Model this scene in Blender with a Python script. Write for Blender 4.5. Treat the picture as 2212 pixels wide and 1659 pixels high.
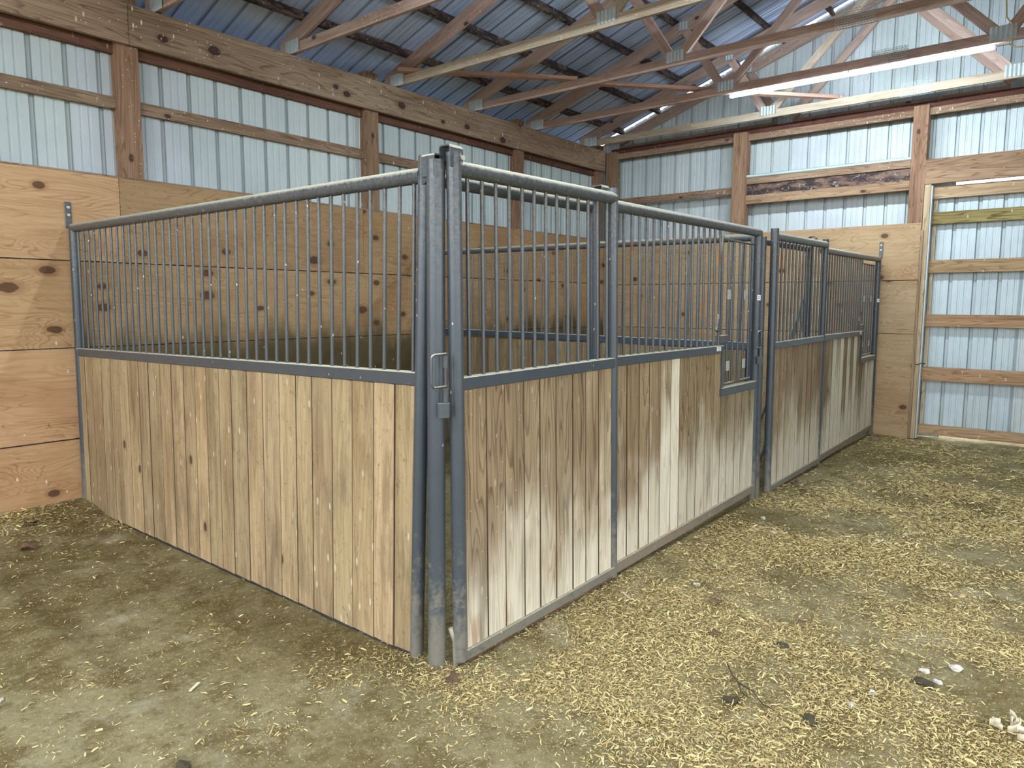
import bpy, math, random
import numpy as np
from mathutils import Matrix, Vector
random.seed(7)
rng = np.random.default_rng(11)
for o in list(bpy.data.objects): bpy.data.objects.remove(o)
S = bpy.context.scene
COL = S.collection

# ------------------------------------------------------------ camera
cd = bpy.data.cameras.new('camera'); cam = bpy.data.objects.new('camera', cd); COL.objects.link(cam)
cd.sensor_fit = 'HORIZONTAL'; cd.sensor_width = 36; cd.lens = 25.1554; cd.clip_start = .05; cd.clip_end = 200
R_ = Vector((0.63443563, -0.77296882, 0.00326146)); U_ = Vector((0.08417956, 0.07328574, 0.99375198)); F_ = Vector((0.76837831, 0.63019712, -0.11156326))
CAM = Vector((-2.07620333, -2.07397479, 1.54835474))
cam.matrix_world = Matrix(((R_.x, U_.x, -F_.x, CAM.x), (R_.y, U_.y, -F_.y, CAM.y), (R_.z, U_.z, -F_.z, CAM.z), (0, 0, 0, 1)))
S.camera = cam

# ------------------------------------------------------------ world, light, exposure
w = bpy.data.worlds.new('sky'); S.world = w; w.use_nodes = True
bg = w.node_tree.nodes['Background']; bg.inputs[0].default_value = (.92, .96, 1.0, 1); bg.inputs[1].default_value = 1.9
S.view_settings.view_transform = 'Standard'; S.view_settings.look = 'None'; S.view_settings.gamma = 1
S.view_settings.use_curve_mapping = False
S.view_settings.exposure = 1.25
TUBE = 120.0          # emission of the visible tube and of the unseen tubes added to brighten the barn

# ------------------------------------------------------------ node helpers
def srgb(r, g, b):
    f = lambda c: ((c/255+.055)/1.055)**2.4 if c/255 > .04045 else c/255/12.92
    return (f(r), f(g), f(b), 1)
class NT:
    def __init__(s, name):
        s.m = bpy.data.materials.new(name); s.m.use_nodes = True; s.t = s.m.node_tree
        s.b = s.t.nodes['Principled BSDF']; s.tc = s.n('ShaderNodeTexCoord')
    def n(s, k, **kw):
        x = s.t.nodes.new(k)
        for a, v in kw.items(): setattr(x, a, v)
        return x
    def put(s, sock, v):
        if v is None: return
        if hasattr(v, 'is_output') or isinstance(v, bpy.types.NodeSocket): s.t.links.new(v, sock)
        else: sock.default_value = v
    def math(s, op, a, b=None, c=None, clamp=False):
        x = s.n('ShaderNodeMath', operation=op, use_clamp=clamp)
        for i, v in enumerate((a, b, c)):
            if v is not None: s.put(x.inputs[i], v)
        return x.outputs[0]
    def vm(s, op, a, b=None):
        x = s.n('ShaderNodeVectorMath', operation=op); s.put(x.inputs[0], a); s.put(x.inputs[1], b); return x.outputs[0]
    def mix(s, f, a, b, mode='MIX'):
        x = s.n('ShaderNodeMix', data_type='RGBA', blend_type=mode)
        s.put(x.inputs[0], f); s.put(x.inputs[6], a); s.put(x.inputs[7], b); return x.outputs[2]
    def noise(s, v, sc=1, det=3, rough=.55, dist=0):
        x = s.n('ShaderNodeTexNoise'); s.put(x.inputs['Vector'], v)
        x.inputs['Scale'].default_value = sc; x.inputs['Detail'].default_value = det
        x.inputs['Roughness'].default_value = rough; x.inputs['Distortion'].default_value = dist
        return x.outputs[0]
    def vor(s, v, sc=1, rand=1):
        x = s.n('ShaderNodeTexVoronoi'); s.put(x.inputs['Vector'], v); x.inputs['Scale'].default_value = sc
        x.inputs['Randomness'].default_value = rand; return x.outputs['Distance'], x.outputs['Color']
    def vor2(s, v, sc=1):
        x = s.n('ShaderNodeTexVoronoi', voronoi_dimensions='2D'); s.put(x.inputs['Vector'], v); x.inputs['Scale'].default_value = sc
        return x.outputs['Distance'], x.outputs['Color']
    def spots(s, P, pts, rx, rz):
        """mask of elliptical knots at given (x, z) places on the long wall"""
        c = s.sep(P); m = None
        for i, (x, z) in enumerate(pts):
            q = 1+.3*math.sin(i*2.1)
            a = s.math('DIVIDE', s.math('SUBTRACT', c[0], x), rx*q); b = s.math('DIVIDE', s.math('SUBTRACT', c[2], z), rz*q)
            e = s.math('ADD', s.math('MULTIPLY', a, a), s.math('MULTIPLY', b, b)); m = e if m is None else s.math('MINIMUM', m, e)
        return s.math('ADD', m, s.math('MULTIPLY', s.math('SUBTRACT', s.noise(s.vm('MULTIPLY', P, (40, 40, 40)), 1, 2), .5), .8))
    def step(s, v, a, b, to0=0, to1=1):
        x = s.n('ShaderNodeMapRange', interpolation_type='SMOOTHSTEP'); s.put(x.inputs[0], v)
        x.inputs[1].default_value = a; x.inputs[2].default_value = b; x.inputs[3].default_value = to0; x.inputs[4].default_value = to1
        return x.outputs[0]
    def sep(s, v):
        x = s.n('ShaderNodeSeparateXYZ'); s.put(x.inputs[0], v); return x.outputs
    def info(s):
        x = s.n('ShaderNodeObjectInfo'); return x
    def pos(s): return s.n('ShaderNodeNewGeometry').outputs['Position']
    def nrm(s): return s.n('ShaderNodeNewGeometry').outputs['Normal']
    def coords(s, sc, off=True):
        v = s.tc.outputs['Object']
        if off:
            inf = s.info(); k = s.math('MULTIPLY', inf.outputs['Random'], 41.7)
            cmb = s.n('ShaderNodeCombineXYZ')
            for i in range(3): s.put(cmb.inputs[i], k)
            v = s.vm('ADD', v, cmb.outputs[0])
        return s.vm('MULTIPLY', v, sc)
    def fin(s, col, rough=.8, metal=0, bump=None, bs=.3, spec=None):
        s.put(s.b.inputs['Base Color'], col); s.put(s.b.inputs['Roughness'], rough); s.put(s.b.inputs['Metallic'], metal)
        if spec is not None: s.b.inputs['Specular IOR Level'].default_value = spec
        if bump is not None:
            x = s.n('ShaderNodeBump'); x.inputs['Strength'].default_value = bs; x.inputs['Distance'].default_value = .01
            s.put(x.inputs['Height'], bump); s.put(s.b.inputs['Normal'], x.outputs[0])
        return s.m

def wood(name, light, dark, knots=.5, drips=True, lines=.6, mottled=0, scale=1.0, bleach=False, headknots=False):
    N = NT(name); info = N.info()
    c1 = N.coords((1.3*scale, 26*scale, 26*scale)); fine = N.noise(c1, 1, 6, .7)
    c2 = N.coords((.6*scale, 8*scale, 8*scale)); low = N.noise(c2, 1, 2, .45, .25)
    band = N.math('FRACT', N.math('MULTIPLY', low, 17))
    line = N.math('MULTIPLY', N.step(band, .55, .93), N.step(band, 1.0, .94))
    g = N.math('ADD', N.math('MULTIPLY', N.step(fine, .3, .72), .55), N.math('MULTIPLY', line, lines), clamp=True)
    col = N.mix(g, light, dark)
    blot = N.noise(N.coords((.8, 3, 3)), 1, 4, .6)
    col = N.mix(N.step(blot, .42, .7, 0, .6), col, N.mix(1, col, (.55, .47, .42, 1), 'MULTIPLY'))
    inf = info.outputs['Color']
    if name == 'tan_stall_board':
        sk = N.noise(N.coords((1.3, 9, 9)), 1, 5, .65, .4)
        col = N.mix(N.step(sk, .52, .70, 0, .62), col, srgb(112, 92, 68))
        sc = N.noise(N.vm('MULTIPLY', N.pos(), (30, 30, 22)), 1, 4, .8)
        col = N.mix(N.step(sc, .56, .68, 0, .5), col, srgb(104, 86, 64))
        g2 = N.noise(N.vm('MULTIPLY', N.pos(), (5, 5, 2)), 1, 5, .75)
        col = N.mix(N.step(g2, .5, .68, 0, .5), col, srgb(120, 104, 80))
    col = N.mix(1, col, inf, 'MULTIPLY')
    P = N.pos(); alpha = info.outputs['Alpha']
    if knots:
        pc = N.sep(N.coords((1, 1, 1))); k2 = N.n('ShaderNodeCombineXYZ'); N.put(k2.inputs[0], N.math('MULTIPLY', pc[0], 1.3)); N.put(k2.inputs[1], N.math('MULTIPLY', N.math('ADD', pc[1], pc[2]), 2.2))
        d, kc = N.vor2(k2.outputs[0], 2.0)
        pick = N.step(N.sep(kc)[0], 1-knots*.5, 1-knots*.5+.02)
        wob = N.math('ADD', d, N.math('MULTIPLY', N.math('SUBTRACT', N.noise(N.coords((18, 18, 18)), 1, 2), .5), .05))
        k = N.math('MULTIPLY', N.step(wob, .085, .06), pick); ring = N.math('MULTIPLY', N.step(wob, .16, .08), pick)
        col = N.mix(N.math('MULTIPLY', ring, .45), col, dark); col = N.mix(N.math('MULTIPLY', k, .85), col, srgb(62, 40, 34))
    if headknots:
        KN = N.spots(P, HEADKNOTS, .045, .03)
        col = N.mix(N.step(KN, 4, 1, 0, .4), col, dark); col = N.mix(N.step(KN, 1.1, .7, 0, .9), col, srgb(62, 40, 36))
    if bleach:
        z = N.sep(P)[2]
        st = N.noise(N.vm('MULTIPLY', P, (11, 11, .9)), 1, 4, .6)
        st2 = N.noise(N.vm('MULTIPLY', P, (2.2, 2.2, 1.3)), 1, 3, .6)
        h = N.math('ADD', z, N.math('MULTIPLY', N.math('SUBTRACT', N.math('ADD', N.math('MULTIPLY', st, .6), N.math('MULTIPLY', st2, .9)), .75), 1.5))
        over = N.math('MAXIMUM', N.math('SUBTRACT', alpha, 1), 0)
        bl = N.math('MULTIPLY', N.step(N.math('MULTIPLY_ADD', over, -1.7, h), .80, .12), alpha, None, True)
        fg = N.math('MULTIPLY', g, .5)
        col = N.mix(N.math('MULTIPLY', bl, .9), col, N.mix(fg, srgb(226, 220, 200), srgb(168, 155, 130)))
        # dark water stains that climb from the bottom rail along the grain
        dk = N.noise(N.vm('MULTIPLY', P, (7, 7, .7)), 1, 3, .55)
        dm = N.math('MULTIPLY', N.step(dk, .6, .72), N.step(z, 1.1, .2))
        col = N.mix(N.math('MULTIPLY', dm, .6), col, srgb(96, 80, 60))
        rs = N.noise(N.vm('MULTIPLY', P, (9, 9, 2)), 1, 3, .6)
        rm = N.math('MULTIPLY', N.step(rs, .62, .7), N.step(z, .32, .1))
        col = N.mix(N.math('MULTIPLY', rm, .55), col, srgb(146, 96, 58))
    if mottled:
        mz = N.noise(N.coords((5, 14, 14)), 1, 4, .7)
        col = N.mix(N.step(mz, .5-mottled*.12, .56), col, srgb(60, 50, 52))
        mz2 = N.noise(N.coords((26, 30, 30)), 1, 3, .7)
        col = N.mix(N.step(mz2, .6, .66, 0, .7), col, srgb(165, 158, 150))
    if drips:
        d, kc = N.vor(N.vm('MULTIPLY', P, (20, 20, 7)), 1, 1)
        thin = N.math('MULTIPLY', N.step(d, .17, .1), N.step(N.sep(kc)[0], .60, .62))
        cl = N.step(N.noise(N.vm('MULTIPLY', P, (1.8, 1.8, 1.8)), 1, 2), .36, .55)
        d2, kc2 = N.vor(N.vm('MULTIPLY', P, (30, 30, 34)), 1, 1)
        dots = N.math('MULTIPLY', N.step(d2, .2, .12), N.step(N.sep(kc2)[0], .64, .66))
        dr = N.math('MULTIPLY', N.math('MULTIPLY', N.math('MAXIMUM', thin, dots), cl), N.math('MULTIPLY', alpha, .3 if bleach else 1))
        col = N.mix(N.math('MULTIPLY', dr, .85), col, srgb(238, 228, 208))
    return N.fin(col, .82, 0, N.math('SUBTRACT', 1, g), .25, .3)

HEADKNOTS = [(0.76, 3.63), (1.19, 3.65), (2.43, 3.64), (2.56, 3.6), (3.28, 3.64), (3.9, 3.59), (4.3, 3.61), (4.95, 3.57)]
M = {}
M['header'] = wood('header_plank_lumber', srgb(170, 146, 122), srgb(112, 88, 72), .1, True, .5, headknots=True)
M['beam'] = wood('rough_sawn_brown_lumber', srgb(170, 146, 122), srgb(112, 88, 72), .45, True, .5)
M['truss'] = wood('truss_lumber', srgb(198, 172, 160), srgb(150, 124, 114), .2, True, .35)
M['oldtruss'] = wood('pale_truss_lumber', srgb(198, 186, 168), srgb(154, 138, 118), .15, True, .35)
M['purlin'] = wood('crusted_purlin_lumber', srgb(128, 108, 100), srgb(84, 70, 68), .1, False, .4, 1.0)
M['post'] = wood('rough_post_lumber', srgb(160, 130, 106), srgb(112, 84, 64), .45, True, .55)
M['redboard'] = wood('dark_reddish_board', srgb(126, 88, 72), srgb(80, 54, 46), .1, True, .4)
M['door_girt'] = wood('treated_pine_girt', srgb(188, 162, 130), srgb(136, 108, 80), .35, True, .55)
M['greenwood'] = wood('green_treated_girt', srgb(164, 150, 98), srgb(100, 88, 50), .3, True, .8)
M['whitejamb'] = wood('weathered_jamb', srgb(205, 192, 168), srgb(140, 118, 92), .1, True, .5)
M['side'] = wood('tan_stall_board', srgb(184, 162, 126), srgb(130, 108, 78), .2, True, .28, scale=1.0)
M['front'] = wood('weathered_oak_board', srgb(166, 150, 122), srgb(106, 92, 72), .15, True, .6, bleach=True)

PLYKNOTS = [(-0.16, 1.78), (-0.41, 1.65), (-0.15, 1.35), (1.05, 1.8), (1.04, 1.61), (0.21, 1.67), (0.21, 1.51), (2.14, 1.96), (2.09, 1.64), (2.33, 1.76), (2.7, 1.48), (1.54, 1.5)]
def ply_mat():
    N = NT('plywood_sheet'); info = N.info(); P = N.pos()
    low = N.noise(N.coords((1.0, 4.6, 4.6)), 1, 2.6, .5, .7)
    band = N.math('FRACT', N.math('MULTIPLY', low, 27))
    line = N.math('MULTIPLY', N.step(band, .5, .92), N.step(band, 1.0, .93))
    fine = N.noise(N.coords((2.2, 46, 46)), 1, 5, .75)
    line = N.math('MULTIPLY', line, N.step(N.noise(N.coords((2.5, 5, 5)), 1, 3), .35, .65, .15, 1))
    g = N.math('ADD', N.math('MULTIPLY', N.step(fine, .35, .72), .4), N.math('MULTIPLY', line, .55), clamp=True)
    col = N.mix(g, srgb(200, 166, 128), srgb(152, 114, 80))
    bl = N.noise(N.coords((1.1, 1.8, 1.8)), 1, 4, .6)
    col = N.mix(N.step(bl, .45, .72, 0, .5), col, N.mix(1, col, (.72, .58, .48, 1), 'MULTIPLY'))
    pc = N.sep(N.coords((1, 1, 1))); k2 = N.n('ShaderNodeCombineXYZ'); N.put(k2.inputs[0], pc[0]); N.put(k2.inputs[1], N.math('MULTIPLY', pc[2], 1.5))
    d, kc = N.vor2(k2.outputs[0], 1.7)
    pick = N.step(N.sep(kc)[0], .5, .52)
    k = N.math('MULTIPLY', N.step(d, .075, .06), pick); ring = N.math('MULTIPLY', N.step(d, .14, .07), pick)
    KN = N.spots(P, PLYKNOTS, .055, .03); onw = N.step(N.sep(P)[1], 3.8, 3.84)
    k = N.math('MAXIMUM', k, N.math('MULTIPLY', N.step(KN, 1.1, .7), onw)); ring = N.math('MAXIMUM', ring, N.math('MULTIPLY', N.step(KN, 4, 1), onw))
    col = N.mix(N.math('MULTIPLY', ring, .35), col, srgb(120, 80, 50)); col = N.mix(N.math('MULTIPLY', k, .8), col, srgb(78, 50, 38))
    col = N.mix(1, col, info.outputs['Color'], 'MULTIPLY')
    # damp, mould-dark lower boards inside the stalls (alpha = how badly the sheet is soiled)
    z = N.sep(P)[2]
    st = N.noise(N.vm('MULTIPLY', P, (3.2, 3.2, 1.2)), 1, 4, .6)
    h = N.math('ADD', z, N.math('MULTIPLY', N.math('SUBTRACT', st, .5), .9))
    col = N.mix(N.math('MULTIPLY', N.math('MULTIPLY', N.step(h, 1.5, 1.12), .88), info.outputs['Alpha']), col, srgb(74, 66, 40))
    d, kc = N.vor(N.vm('MULTIPLY', P, (16, 16, 7)), 1, 1)
    thin = N.math('MULTIPLY', N.step(d, .12, .07), N.step(N.sep(kc)[0], .84, .86))
    col = N.mix(N.math('MULTIPLY', thin, .75), col, srgb(232, 222, 200))
    # horse-rub smudges low down
    sm = N.noise(N.vm('MULTIPLY', P, (9, 9, 7)), 1, 5, .75, .8)
    col = N.mix(N.math('MULTIPLY', N.step(sm, .62, .7), N.step(z, 1.15, .7, 0, .7)), col, srgb(100, 84, 64))
    return N.fin(col, .78, 0, N.math('SUBTRACT', 1, g), .15, .3)
M['ply'] = ply_mat()

def steel_mat():
    N = NT('painted_grey_steel'); info = N.info(); P = N.pos(); nz = N.sep(N.nrm())[2]; z = N.sep(P)[2]
    n1 = N.noise(N.vm('MULTIPLY', P, (14, 14, 14)), 1, 5, .7); n2 = N.noise(N.vm('MULTIPLY', P, (60, 60, 60)), 1, 4, .7)
    col = N.mix(n1, srgb(62, 69, 77), srgb(78, 85, 92))
    # settled dust on the upward-facing side and grime near the ground
    dz = N.math('ADD', nz, N.math('MULTIPLY', N.math('SUBTRACT', n2, .5), .9))
    col = N.mix(N.step(dz, .15, .65, 0, .92), col, srgb(188, 182, 160))
    hi = N.math('MULTIPLY', N.step(z, 1.45, 2.0), N.step(n2, .35, .65, .0, .55))
    col = N.mix(N.math('MULTIPLY', hi, .7), col, srgb(122, 120, 112))
    lo = N.math('MULTIPLY', N.step(N.math('ADD', z, N.math('MULTIPLY', N.math('SUBTRACT', N.math('ADD', n1, N.math('MULTIPLY', n2, .6)), .8), 1.3)), .5, .0), .75)
    col = N.mix(lo, col, srgb(128, 122, 108))
    # rust (alpha = amount)
    r = N.math('ADD', N.noise(N.vm('MULTIPLY', P, (5, 5, 8)), 1, 5, .7), N.math('MULTIPLY', N.math('SUBTRACT', info.outputs['Alpha'], .5), .5))
    rm = N.step(r, .62, .72)
    col = N.mix(rm, col, N.mix(n2, srgb(92, 66, 56), srgb(124, 94, 76)))
    d, kc = N.vor(N.vm('MULTIPLY', P, (38, 38, 20)), 1, 1)
    sp = N.math('MULTIPLY', N.step(d, .16, .08), N.step(N.sep(kc)[0], .86, .88))
    col = N.mix(N.math('MULTIPLY', sp, .8), col, srgb(214, 208, 186))
    rough = N.math('ADD', .3, N.math('MULTIPLY', N.math('MAXIMUM', rm, N.math('MAXIMUM', N.step(dz, .15, .65), lo)), .5))
    return N.fin(N.mix(1, col, info.outputs['Color'], 'MULTIPLY'), rough, .15, n2, .08, .5)
M['steel'] = steel_mat()

def sheet_mat(name, base, base2, rough, metal):
    N = NT(name); P = N.pos(); info = N.info()
    n = N.noise(N.vm('MULTIPLY', P, (1.2, 1.2, 1.2)), 1, 4, .6); n2 = N.noise(N.vm('MULTIPLY', P, (22, 22, 10)), 1, 4, .75)
    col = N.mix(N.step(n, .35, .7), base, base2)
    col = N.mix(N.step(n2, .64, .72, 0, .35), col, srgb(130, 132, 128))
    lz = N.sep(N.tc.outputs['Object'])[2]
    # rib shadow and grime painted into the flanks and bottoms of the ribs
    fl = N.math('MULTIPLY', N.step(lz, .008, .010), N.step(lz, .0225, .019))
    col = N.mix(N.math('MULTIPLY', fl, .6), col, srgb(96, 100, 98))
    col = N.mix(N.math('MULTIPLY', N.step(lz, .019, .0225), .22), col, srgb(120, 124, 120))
    z = N.sep(P)[2]
    gr = N.math('MULTIPLY', N.step(z, .9, 0), N.step(N.noise(N.vm('MULTIPLY', P, (9, 9, 1.5)), 1, 3), .45, .7, 0, .4))
    col = N.mix(gr, col, srgb(150, 140, 118))
    return N.fin(N.mix(1, col, info.outputs['Color'], 'MULTIPLY'), rough, metal, n, .03, .4)
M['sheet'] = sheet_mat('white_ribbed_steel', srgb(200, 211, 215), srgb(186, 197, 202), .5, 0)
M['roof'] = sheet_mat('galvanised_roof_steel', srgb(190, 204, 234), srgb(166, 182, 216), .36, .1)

def simple(name, c, rough=.6, metal=0, var=.15, emit=None, es=0):
    N = NT(name); n = N.noise(N.vm('MULTIPLY', N.pos(), (25, 25, 25)), 1, 4)
    dk = tuple(x*(1-var*2) for x in c[:3])+(1,)
    N.fin(N.mix(n, c, dk), rough, metal)
    if emit: N.b.inputs['Emission Color'].default_value = emit; N.b.inputs['Emission Strength'].default_value = es
    return N.m
M['joint'] = simple('grimy_board_edge', srgb(104, 84, 62), .95, 0, .2)
M['galv'] = simple('galvanised_plate', srgb(206, 218, 222), .4, .2, .2)
M['bolt'] = simple('zinc_bolt', srgb(214, 208, 190), .5, .3)
M['tag'] = simple('white_sticker', srgb(232, 232, 228), .6, 0, .03)
M['ink'] = simple('dark_print', srgb(70, 72, 78), .6, 0, .05)
M['rubber'] = simple('black_rubber', srgb(42, 42, 42), .7)
M['stone'] = simple('pale_quartz', srgb(214, 208, 196), .6)
M['leaf'] = simple('dry_brown_leaf', srgb(128, 98, 74), .8, 0, .3)
M['twig'] = simple('dark_twig', srgb(72, 62, 50), .9, 0, .2)
M['husk'] = simple('pale_corn_husk', srgb(222, 212, 184), .8, 0, .12)
M['weathered'] = simple('grey_weathered_slat', srgb(206, 210, 204), .8, 0, .35)
M['dung'] = simple('dark_clump', srgb(78, 70, 50), .95, 0, .3)
M['cable'] = simple('yellowed_cable', srgb(196, 178, 128), .6)
M['cover'] = simple('clear_violet_tube_cap', srgb(170, 160, 210), .3)
M['led'] = simple('led_tube', (1, 1, 1, 1), .4, 0, 0, (.80, .92, 1.0, 1), TUBE)

def ground_mat():
    N = NT('packed_dirt_with_shavings'); P = N.pos()
    at = N.n('ShaderNodeAttribute', attribute_name='chips'); ch = at.outputs['Fac']
    big = N.noise(N.vm('MULTIPLY', P, (.8, .8, 1)), 1, 5, .6); mid = N.noise(N.vm('MULTIPLY', P, (6, 6, 6)), 1, 6, .65)
    fin = N.noise(N.vm('MULTIPLY', P, (90, 90, 90)), 1, 4, .7)
    col = N.mix(N.step(big, .35, .65), srgb(108, 96, 62), srgb(142, 132, 100))
    col = N.mix(N.step(mid, .45, .62, 0, .6), col, srgb(90, 74, 40))
    pl = N.noise(N.vm('MULTIPLY', P, (2.3, 2.3, 2.3)), 1, 5, .7)
    col = N.mix(N.step(pl, .55, .72, 0, .7), col, srgb(170, 164, 140))
    col = N.mix(N.step(pl, .42, .3, 0, .5), col, srgb(104, 80, 40))
    gr_ = N.noise(N.vm('MULTIPLY', P, (34, 34, 34)), 1, 4, .8)
    col = N.mix(N.step(gr_, .52, .7, 0, .45), col, srgb(176, 168, 140))
    col = N.mix(N.step(gr_, .46, .32, 0, .5), col, srgb(70, 60, 34))
    col = N.mix(N.step(fin, .55, .75, 0, .5), col, srgb(74, 64, 40))
    # loose fines between the shavings
    d, kc = N.vor(N.vm('MULTIPLY', P, (150, 150, 150)), 1, 1)
    keep = N.math('LESS_THAN', N.sep(kc)[0], N.math('MULTIPLY_ADD', ch, .62, .05))
    sp = N.math('MULTIPLY', N.step(d, .5, .3), keep)
    straw = N.mix(N.sep(kc)[1], srgb(214, 194, 134), srgb(146, 122, 70))
    col = N.mix(N.math('MULTIPLY', sp, .95), col, straw)
    h = N.math('ADD', N.math('MULTIPLY', mid, .6), N.math('ADD', N.math('MULTIPLY', fin, .25), N.math('MULTIPLY', sp, .25)))
    return N.fin(col, .95, 0, h, .8, .1)
M['ground'] = ground_mat()
def chip_mat():
    N = NT('pine_shavings'); at = N.n('ShaderNodeAttribute', attribute_name='tone').outputs['Fac']
    col = N.mix(at, srgb(126, 104, 58), srgb(236, 216, 156))
    return N.fin(col, .85, 0, None, spec=.2)
M['chip'] = chip_mat()

# ------------------------------------------------------------ object helpers
WM = {}
def tag(o, label, cat, group=None, kind=None):
    o['label'] = label
    if cat: o['category'] = cat
    if group: o['group'] = group
    if kind: o['kind'] = kind
    return o
def link(o, Mx, parent=None):
    COL.objects.link(o); WM[o.name] = Mx
    if parent is not None:
        o.parent = parent; o.matrix_parent_inverse = WM[parent.name].inverted()
    o.matrix_basis = Mx
    return o
def empty(name, loc, label, cat, group=None, kind=None, parent=None):
    o = bpy.data.objects.new(name, None); o.empty_display_size = .1
    link(o, Matrix.Translation(loc), parent)
    if label: tag(o, label, cat, group, kind)
    return o
def ob(name, me, mat, Mx, parent=None, color=(1, 1, 1, 0)):
    if me.materials: pass
    else: me.materials.append(M[mat])
    o = bpy.data.objects.new(name, me); o.color = color
    if me.materials[0] is not M[mat]:
        o.material_slots[0].link = 'OBJECT'; o.material_slots[0].material = M[mat]
    return link(o, Mx, parent)
def mesh(name, vs, fs, smooth=None):
    me = bpy.data.meshes.new(name); me.from_pydata([tuple(v) for v in vs], [], fs)
    if smooth: me.polygons.foreach_set('use_smooth', [len(p.vertices) == 4 if smooth == 'sides' else True for p in me.polygons])
    me.update(); return me
CACHE = {}
def prism(section, L, smooth=False):
    """section = list of (y,z), extruded along +X from 0 to L; caps have their own vertices"""
    n = len(section)
    vs = [(0, y, z) for y, z in section]+[(L, y, z) for y, z in section]
    fs = [(i, (i+1) % n, n+(i+1) % n, n+i) for i in range(n)]
    o = len(vs); vs += vs[:2*n]
    fs += [tuple(range(o+n-1, o-1, -1)), tuple(range(o+n, o+2*n))]
    me = bpy.data.meshes.new('prism'); me.from_pydata(vs, [], fs)
    if smooth: me.polygons.foreach_set('use_smooth', [i < n for i in range(len(fs))])
    me.update(); return me
def chamf(w, h, c):
    a, b = w/2, h/2
    return [(-a, -b+c), (-a+c, -b), (a-c, -b), (a, -b+c), (a, b-c), (a-c, b), (-a+c, b), (-a, b-c)]
def box_me(L, w, h, c=.003):
    k = ('b', round(L, 3), round(w, 4), round(h, 4), c)
    if k not in CACHE: CACHE[k] = prism(chamf(w, h, min(c, w*.3, h*.3)), L)
    return CACHE[k]
def rod_me(L, r, n):
    k = ('r', round(L, 3), round(r, 4), n)
    if k not in CACHE: CACHE[k] = prism([(r*math.cos(2*math.pi*i/n), r*math.sin(2*math.pi*i/n)) for i in range(n)], L, True)
    return CACHE[k]
def frame(p0, p1, up):
    p0, p1 = Vector(p0), Vector(p1); x = (p1-p0); L = x.length; x.normalize()
    u = Vector(up); z = (u-x*u.dot(x)).normalized(); y = z.cross(x)
    return Matrix(((x.x, y.x, z.x, p0.x), (x.y, y.y, z.y, p0.y), (x.z, y.z, z.z, p0.z), (0, 0, 0, 1))), L
def beam(name, p0, p1, w, h, mat, parent=None, up=(0, 0, 1), color=(1, 1, 1, 0), c=.003):
    Mx, L = frame(p0, p1, up)
    return ob(name, box_me(L, w, h, c), mat, Mx, parent, color)
def rod(name, p0, p1, r, mat, parent=None, n=8, color=(1, 1, 1, 0)):
    d = Vector(p1)-Vector(p0); up = (0, 0, 1) if abs(d.normalized().z) < .9 else (0, 1, 0)
    Mx, L = frame(p0, p1, up)
    return ob(name, rod_me(L, r, n), mat, Mx, parent, color)
def tube(name, pts, r, mat, parent=None, n=8, color=(1, 1, 1, 0)):
    pts = [Vector(p) for p in pts]; vs = []; fs = []
    for i, p in enumerate(pts):
        t = (pts[min(i+1, len(pts)-1)]-pts[max(i-1, 0)]).normalized()
        a = t.cross(Vector((.3, .5, .81))).normalized(); b = t.cross(a)
        for k in range(n): vs.append(p+r*(a*math.cos(2*math.pi*k/n)+b*math.sin(2*math.pi*k/n)))
    for i in range(len(pts)-1):
        for k in range(n): fs.append((i*n+k, i*n+(k+1) % n, (i+1)*n+(k+1) % n, (i+1)*n+k))
    fs += [tuple(range(n-1, -1, -1)), tuple(range((len(pts)-1)*n, len(pts)*n))]
    o0 = pts[0]; me = mesh('tube', [v-o0 for v in vs], fs, 'sides' if n != 4 else None)
    return ob(name, me, mat, Matrix.Translation(o0), parent, color)
def round_path(pts, r=.02, k=4):
    pts = [Vector(p) for p in pts]; out = [pts[0]]
    for a, b, c in zip(pts, pts[1:], pts[2:]):
        p, q = b+(a-b).normalized()*r, b+(c-b).normalized()*r
        for i in range(k+1):
            t = i/k; out.append(p*(1-t)**2+b*2*t*(1-t)+q*t*t)
    return out+[pts[-1]]
def blk(name, lo, hi, mat, parent=None, color=(1, 1, 1, 0), c=.003):
    """axis-aligned box whose grain runs along its longest side"""
    lo, hi = Vector(lo), Vector(hi); d = hi-lo; m = (lo+hi)/2; ax = max(range(3), key=lambda i: d[i])
    p0, p1 = m.copy(), m.copy(); p0[ax], p1[ax] = lo[ax], hi[ax]
    if ax == 2: return beam(name, p0, p1, d.y, d.x, mat, parent, (1, 0, 0), color, c)
    return beam(name, p0, p1, d.y if ax == 0 else d.x, d.z, mat, parent, (0, 0, 1), color, c)
def rib_me(periods, L, minor=2):
    k = ('rib', periods, round(L, 3))
    if k in CACHE: return CACHE[k]
    P = .2345; prof = []
    for i in range(periods):
        x = i*P
        prof += [(x, .0), (x+.007, .024), (x+.032, .024), (x+.042, 0)]
        for mx in (.098, .160): prof += [(x+mx, 0), (x+mx+.005, .007), (x+mx+.016, .007), (x+mx+.021, 0)]
    prof += [(periods*P, 0), (periods*P+.007, .0235), (periods*P+.032, .0235), (periods*P+.042, 0)]
    n = len(prof); vs = [(x, 0, z) for x, z in prof]+[(x, L, z) for x, z in prof]
    vs += [(x, 0, z+.0008) for x, z in prof]+[(x, L, z+.0008) for x, z in prof]
    fs = []
    for i in range(n-1):
        fs.append((i, i+n, i+n+1, i+1)); fs.append((2*n+i, 2*n+i+1, 3*n+i+1, 3*n+i))
    me = mesh('ribbed', vs, fs); CACHE[k] = me; return me
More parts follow.
